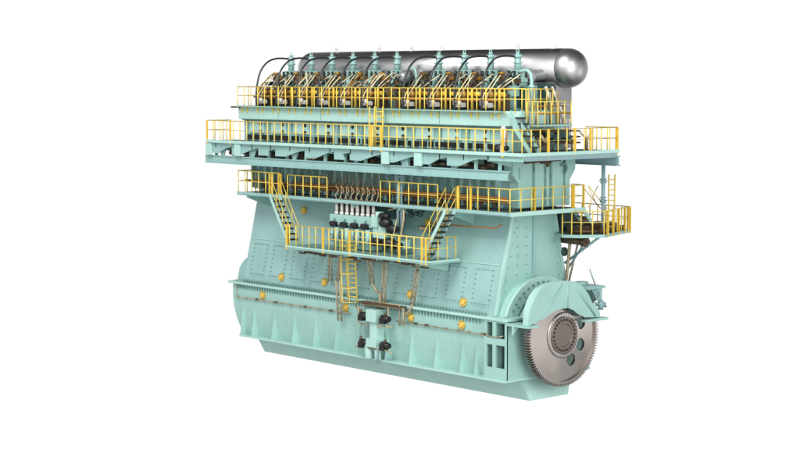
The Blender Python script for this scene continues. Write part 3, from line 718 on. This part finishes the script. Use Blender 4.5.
# fuel pumps: a green block carrying eight bright cylinders
fb = MB().box(-11.15, -8.2, -2.9, -2.1, 6.95, 7.42).box(-11.05, -8.35, -2.75, -2.1, 5.9, 6.95).build('fuel_pump_block', 'paint', engine, 'green pump block with a row of eight bright cylinders', bevel=.02)
for k in range(8):
    x = -10.95+k*.365
    c = MB().cyl((x, -2.6, 7.42), 'z', .13, .12, 14).cyl((x, -2.6, 7.54), 'z', .1, .42, 14).cyl((x, -2.6, 7.96), 'z', .12, .08, 14).build('pump_cylinder', 'white', fb)
    MB().cyl((x+.16, -2.62, 7.45), 'z', .05, .5, 8).build('pump_gap_shadow', 'black', fb)  # black rod stands in for the shadow between neighbouring cylinders
    MB().tube(smooth_path([(x, -2.6, 8.04), (x-.07, -2.65, 8.3), (x+.04, -2.55, 8.5), (x-.1+.03*(k%3), -2.6, 8.72), (x-.16, -2.3, 8.85+.05*(k%2))], 4), .026, 7).tube(smooth_path([(x+.08, -2.6, 8.04), (x+.12, -2.45, 8.35), (x-.02, -2.35, 8.7)], 4), .028, 6).build('spring_pipe', 'pipe', fb)
for k in range(4):
    x = -10.85+k*.72
    c = MB().cyl((x, -3.08, 7.0), 'y', .125, .26, 14).box(x-.08, x+.28, -3.05, -2.9, 6.86, 7.1).build('pump_motor', 'black', fb)
    MB().cyl((x+.3, -2.98, 6.1), 'z', .12, .75, 12).cyl((x-.05, -2.95, 6.2), 'z', .08, .6, 12).build('filter_housing', 'paint', fb)
    MB().cyl((x+.1, -2.95, 7.2), 'y', .07, .1, 8).build('plug', 'bolt', fb)
MB().tube([(-11.1, -3.0, 6.5), (-8.3, -3.0, 6.5)], .035, 6).tube([(-11.1, -3.0, 6.3), (-8.3, -3.0, 6.3)], .025, 6).build('feed_pipe', 'pipe', fb)
# control valve station to the right of the pumps
cv = MB().box(-8.15, -7.3, -2.9, -2.1, 6.5, 7.35).box(-8.15, -7.75, -3.0, -2.9, 7.0, 7.5).cyl((-7.9, -2.7, 7.35), 'z', .2, .35, 16).box(-7.7, -6.4, -2.7, -2.2, 6.1, 6.5).build('valve_station', 'pale', engine, 'pale green valve station with dark motors', bevel=.02)
for x, z, r in ((-7.25, 7.25, .22), (-6.8, 7.0, .2), (-7.9, 6.35, .19), (-7.0, 6.35, .25), (-6.55, 6.3, .2), (-7.35, 7.55, .14)):
    c = MB().lathe([(r*.5, 0), (r, .05), (r, .4), (r*.7, .46), (r*.7, .6)], (x-.25, -2.95, z), 'x', 16).box(x-.1, x+.15, -3.2, -2.7, z-.06, z+.05).build('valve_motor', 'black', cv)
MB().tube(smooth_path([(-7.3, -2.7, 7.8), (-6.6, -2.7, 7.95), (-6.1, -2.9, 7.85), (-6.05, -3.0, 7.2), (-6.3, -3.1, 6.0)], 4), .05, 8).tube([(-6.2, -3.2, 7.5), (-6.6, -3.3, 5.95)], .03, 7).build('control_pipe', 'pipe', cv)
m = MB(); random.seed(33)
for i in range(16):
    x = -8.0+random.uniform(0, 2.6); z = random.uniform(7.6, 8.0); m.lathe([(.05, 0), (.12, .03), (.12, .15), (.06, .2)], (x, -2.4, z), 'x', 8)
m.build('pipe_fitting', 'dgreen', cv)
MB().box(-6.0, -5.3, -2.1, -1.75, 6.95, 7.15).build('sensor_box', 'dgreen', cv); MB().box(-5.9, -5.4, -2.16, -2.1, 6.98, 7.12).build('sensor_plate', 'pipe', cv)
m = MB().tube([(-5.3, -2.2, 7.3), (-1.2, -2.2, 7.35), (-1.0, -1.9, 7.5)], .035, 7).tube([(-4.6, -2.2, 7.1), (-4.6, -2.2, 7.4)], .03, 6); m.build('oil_line', 'rust', cv)
# tall paired pipes
tp = MB().tube([(-6.62, -2.75, 6.6), (-6.62, -2.75, 10.3)], .07, 10).tube([(-6.4, -2.75, 6.6), (-6.4, -2.75, 10.3)], .055, 10).build('riser_pipes', 'gpipe', engine)
MB().box(-6.72, -6.3, -2.78, -2.6, 7.9, 7.96).box(-6.72, -6.3, -2.78, -2.6, 9.3, 9.36).build('pipe_clamp', 'paint2', tp)

# ladder from the pump platform and pipe runs down the frame
ladder('frame_ladder', (-9.6, -2.85, 3.5), (-9.75, -2.85, 6.3), .62, 'x', 'yellow ladder from pump platform to bedplate', cage=True)
def lattice(name, p0, p1, w, label=None, extra=None):
    a, b_ = Vector(p0), Vector(p1); u = Vector((1,0,0))*w/2
    m = MB().tube([a-u, b_-u], .038, 6).tube([a+u, b_+u], .038, 6)
    n = int((b_-a).length/.22)
    for k in range(n): 
        q, r_ = a.lerp(b_, k/n), a.lerp(b_, (k+1)/n); m.tube([q-u, r_+u] if k % 2 else [q+u, r_-u], .03, 5)
    return m.build(name, 'pipe', engine, label)
lattice('pipe_bundle', (-10.5, -2.85, 2.5), (-10.35, -3.1, 4.4), .26); lattice('pipe_bundle', (-10.35, -3.1, 4.4), (-10.0, -3.2, 5.75), .16)
lattice('pipe_bundle', (-8.35, -2.75, 4.4), (-8.2, -3.1, 5.75), .26); lattice('pipe_bundle', (-11.6, -2.5, 4.2), (-11.1, -2.9, 5.75), .22)
MB().tube(smooth_path([(-8.35, -2.75, 4.4), (-8.1, -2.7, 4.1), (-7.85, -2.75, 3.95), (-7.7, -2.85, 3.5)], 4), .06, 8).build('drain_hose', 'pipe', engine)
lattice('pipe_bundle', (-7.55, -2.8, 3.4), (-7.0, -3.2, 5.75), .24)
lattice('pipe_bundle', (-5.75, -2.7, 3.7), (-5.1, -3.0, 5.3), .22)
MB().tube(smooth_path([(-5.75, -2.7, 3.7), (-5.9, -2.75, 3.4), (-6.2, -2.8, 3.2)], 4), .06, 8).tube([(-5.1, -3.0, 5.3), (-4.7, -3.3, 5.72)], .06, 8).build('drain_hose', 'pipe', engine)
# pump station low on the bedplate
ps = MB().box(-8.3, -7.65, -3.2, -2.53, 2.75, 3.3).box(-8.2, -7.75, -3.05, -2.53, 1.95, 2.75).box(-8.3, -7.65, -3.2, -2.53, 1.6, 1.98).cyl((-8.35, -2.95, 1.05), 'z', .2, .6, 12).cyl((-7.75, -2.95, 1.05), 'z', .16, .6, 12).build('oil_pump_station', 'pale', engine, 'pale green oil pump station with four black motors low on the bedplate', bevel=.015)
for x, z in ((-8.85, 2.95), (-7.4, 2.95), (-8.85, 1.72), (-7.4, 1.75)):
    sgn = -1 if x < -8 else 1
    c = MB().lathe([(.1, 0), (.17, .05), (.17, .35), (.13, .4), (.13, .52)], (x-.05, -3.0, z), 'x', 14).box(x+.0, x+.3, -3.2, -2.9, z-.22, z+.02).build('pump_motor', 'black', ps)
    MB().cyl((x+sgn*.1+.15, -3.05, z+.12), 'z', .06, .16, 8).build('motor_cap', 'brown', ps)
m = MB().tube([(-9.0, -3.0, 3.35), (-9.0, -3.0, 2.6), (-8.7, -3.0, 2.55), (-6.7, -3.0, 2.62)], .04, 7).tube([(-8.9, -2.9, 3.45), (-6.1, -2.9, 3.5), (-6.1, -2.9, 2.75)], .055, 8).tube([(-8.7, -2.85, 3.6), (-6.4, -2.85, 3.62), (-6.4, -2.85, 2.7)], .04, 8).tube([(-9.1, -3.1, 1.5), (-6.9, -3.1, 1.55), (-6.6, -3.1, 1.45)], .035, 7).tube([(-7.0, -3.0, 2.6), (-7.0, -3.0, 3.5)], .03, 6).tube([(-9.6, -2.7, 3.3), (-9.0, -2.95, 3.15)], .035, 6)
m.build('oil_pipe', 'pipe', ps)
m = MB().box(-9.05, -6.1, -3.0, -2.6, 3.52, 3.58); m.build('pipe_tray', 'brown', ps)
m = MB().tube([(-9.0, -2.85, 2.6), (-9.0, -2.85, 1.7)], .02, 6).tube([(-7.6, -3.1, 1.6), (-7.6, -3.1, .95)], .05, 8); m.build('small_pipe', 'gpipe', ps)

# ================================================================== RIGHT SIDE PLATFORM (z 7.3)
RZ7 = 7.0
rp = platform('side_platform', [(-1.0, 1.4), (.08, .62), (.75, 1.05), (1.33, 1.96), (.35, 4.85), (-3.0, 4.9), (-3.0, 2.4), (-1.0, 2.4)], RZ7, .14)
rail_run(rp, [(.08, .66, RZ7), (.75, 1.1, RZ7), (1.3, 1.96, RZ7), (.33, 4.8, RZ7), (-3.0, 4.85, RZ7)], 1.0, .62)
gate_posts(rp, [(1.2, 2.3, RZ7), (1.0, 2.9, RZ7), (.8, 3.5, RZ7), (.55, 4.2, RZ7), (.4, 4.6, RZ7), (.38, 4.75, RZ7)])
MB().tube([(1.04, 2, 6.88), (-.97, 2, 5.6)], .06, 8).build('brace', 'gpipe', rp)
MB().tube([(.2, 2.3, 6.88), (-1.0, 2.1, 5.2)], .05, 8).build('brace', 'gpipe', rp)
MB().tube([(-1.1, 1.9, 6.62), (.35, 1.9, 6.6)], .15, 12).cyl((.1, 1.9, 6.6), 'x', .2, .3, 12).build('cooling_water_pipe', 'brown', rp)
MB().tube(smooth_path([(-1.0, 1.9, 4.6), (-.8, 1.9, 4.9), (-.7, 1.9, 5.6), (-.6, 1.9, 6.5)], 4), .07, 8).tube([(-.9, 2.2, 4.8), (-.4, 2.2, 6.5)], .045, 8).build('small_pipe', 'pipe', rp)
m = MB().lathe([(.1, 0), (.2, .02), (.2, .12), (.1, .14)], (-1.0, 1.9, 6.1), 'x', 14); m.build('pipe_flange', 'dgreen', rp)
m = MB().box(-.9, .2, 2.6, 3.3, RZ7, 7.35).box(-1.2, .1, 3.5, 4.4, RZ7, 7.3).box(-.6, .3, 1.7, 2.3, RZ7, 7.28).box(-2.6, -1.3, 3.0, 3.9, RZ7, 7.5); m.build('equipment_box', 'brown', rp)
m = MB().tube([(.9, 2.2, 7.12), (.3, 4.4, 7.12)], .1, 10).tube([(.2, 1.2, 7.1), (.9, 2.0, 7.1)], .08, 10); m.build('drain_pipe', 'brown', rp)
MB().box(-1.9, -.95, 1.7, 2.7, 7.01, 8.0).build('casing', 'dgreen', rp)
stairs((2.9, RZ7), (1.9, 8.1), -.5, .1, 'short staircase down to the side platform', 5, axis='y', rail=False)
vp = MB().tube([(.66, 2.62, 7.0), (.66, 2.62, 9.93)], .085, 10).build('vertical_riser', 'gpipe', engine)
m = MB()
for z in (8.3, 8.5, 9.15, 9.3): m.cyl((.66, 2.62, z), 'z', .15, .04, 12)
m.box(.46, .86, 2.58, 2.66, 9.22, 9.27).box(.46, .86, 2.58, 2.66, 8.38, 8.43); m.build('pipe_flange', 'shade', vp)
ladder('side_ladder', (.6, 3.25, 7.0), (.6, 3.25, 9.5), .4, 'y', 'small yellow ladder at the right end platform')
m = MB().tube([(.45, 1.9, 8.12), (.1, 2.9, 9.0)], .02, 6).tube([(.45, 1.9, 9.0), (.1, 2.9, 8.1)], .02, 6).tube([(.1, 1.9, 9.0), (.1, 3.1, 8.0)], .02, 6).tube([(.45, 1.9, 9.05), (.45, 3.1, 8.0)], .02, 6); m.build('crossed_rail', 'yellow', rp)

# ================================================================== WORLD, LIGHTS, CAMERA
w = bpy.data.worlds.new('World'); S.world = w; w.use_nodes = True
nt = w.node_tree; bg = nt.nodes['Background']
tc = nt.nodes.new('ShaderNodeTexCoord'); sx = nt.nodes.new('ShaderNodeSeparateXYZ'); nt.links.new(tc.outputs['Generated'], sx.inputs[0])
def ramp(stops):
    r = nt.nodes.new('ShaderNodeValToRGB'); cr = r.color_ramp
    cr.elements[0].position, c0 = stops[0]; cr.elements[0].color = (c0, c0, c0, 1)
    cr.elements[1].position, c1 = stops[-1]; cr.elements[1].color = (c1, c1, c1, 1)
    for p, c in stops[1:-1]: e = cr.elements.new(p); e.color = (c, c, c, 1)
    return r
mr = nt.nodes.new('ShaderNodeMapRange'); mr.inputs['From Min'].default_value = -1; mr.inputs['From Max'].default_value = 1
nt.links.new(sx.outputs['Z'], mr.inputs['Value'])
rb_ = ramp([(0, .30), (.18, .35), (.30, 1.06), (.59, 1.06), (.68, .16), (1, .10)])     # beyond the engine
rf_ = ramp([(0, .6), (.16, .68), (.32, 1.1), (.70, 1.2), (.84, .35), (1, .12)])      # behind the camera
for r in (rb_, rf_): nt.links.new(mr.outputs['Result'], r.inputs['Fac'])
my = nt.nodes.new('ShaderNodeMapRange'); my.inputs['From Min'].default_value = -.12; my.inputs['From Max'].default_value = .12
nt.links.new(sx.outputs['Y'], my.inputs['Value'])
mx = nt.nodes.new('ShaderNodeMix'); mx.data_type = 'RGBA'
nt.links.new(my.outputs['Result'], mx.inputs['Factor']); nt.links.new(rf_.outputs['Color'], mx.inputs['A']); nt.links.new(rb_.outputs['Color'], mx.inputs['B'])
# world stays white behind engine and camera; sides dimmed for dark edge reflections
cx_ = nt.nodes.new('ShaderNodeVectorMath'); cx_.operation = 'DOT_PRODUCT'; cx_.inputs[1].default_value = (-.7385, .6743, 0)
nt.links.new(tc.outputs['Generated'], cx_.inputs[0])
ab = nt.nodes.new('ShaderNodeMath'); ab.operation = 'ABSOLUTE'; # the added bright zone behind the camera is wider than the white ahead
wd = nt.nodes.new('ShaderNodeMath'); wd.operation = 'LESS_THAN'; wd.inputs[1].default_value = 0; nt.links.new(cx_.outputs['Value'], wd.inputs[0])
ws = nt.nodes.new('ShaderNodeMath'); ws.operation = 'MULTIPLY_ADD'; ws.inputs[1].default_value = .9; ws.inputs[2].default_value = 1; nt.links.new(wd.outputs[0], ws.inputs[0])
wm = nt.nodes.new('ShaderNodeMath'); wm.operation = 'MULTIPLY'; nt.links.new(cx_.outputs['Value'], wm.inputs[0]); nt.links.new(ws.outputs[0], wm.inputs[1])
nt.links.new(wm.outputs[0], ab.inputs[0])
sr = nt.nodes.new('ShaderNodeMapRange'); sr.interpolation_type = 'SMOOTHSTEP'; sr.inputs['From Min'].default_value = .5; sr.inputs['From Max'].default_value = .9
sr.inputs['To Min'].default_value = .48; sr.inputs['To Max'].default_value = 1.0; nt.links.new(ab.outputs[0], sr.inputs['Value'])
ml = nt.nodes.new('ShaderNodeVectorMath'); ml.operation = 'SCALE'; nt.links.new(mx.outputs['Result'], ml.inputs[0]); nt.links.new(sr.outputs['Result'], ml.inputs['Scale'])
nt.links.new(ml.outputs['Vector'], bg.inputs['Color']); bg.inputs['Strength'].default_value = 1.0

def area(name, loc, target, size, power, col=(1, 1, 1)):
    l = bpy.data.lights.new(name, 'AREA'); l.shape = 'DISK'; l.size = size; l.energy = power; l.color = col
    o = bpy.data.objects.new(name, l); COL.objects.link(o); o.location = loc
    o.rotation_euler = (Vector(target)-Vector(loc)).to_track_quat('-Z', 'Y').to_euler(); return o
area('key_softbox', (4, -34, 42), (-9, 0, 8), 26, 21000, (1, .98, .95))
area('side_softbox', (42, -16, 20), (-2, 0, 7), 34, 13500, (1, 1, 1))

area('wheel_highlight_light', (38, 36, 3), (0, 0, 2.8), 16, 1500, (1, .98, .96))  # unseen lamp added to brighten the turning wheel

f = 1760.; a = math.radians(42.4); pit = math.atan(149/1760.)
F = Vector((-math.cos(a)*math.cos(pit), math.sin(a)*math.cos(pit), -math.sin(pit))); R = Vector((math.sin(a), math.cos(a), 0)); U = R.cross(F)
cam = bpy.data.cameras.new('camera'); co = bpy.data.objects.new('camera', cam); COL.objects.link(co)
mt_ = Matrix((R, U, -F)).transposed().to_4x4(); mt_.translation = Vector((50.836, -55.1, 13.76)); co.matrix_world = mt_
cam.sensor_width = 36; cam.lens = 36*f/800; cam.clip_end = 500; S.camera = co
S.view_settings.view_transform = 'Standard'; S.view_settings.look = 'None'; S.view_settings.gamma = 1
S.view_settings.exposure = 0; S.view_settings.use_curve_mapping = False
S.render.engine = 'CYCLES'
S.cycles.max_bounces = 6
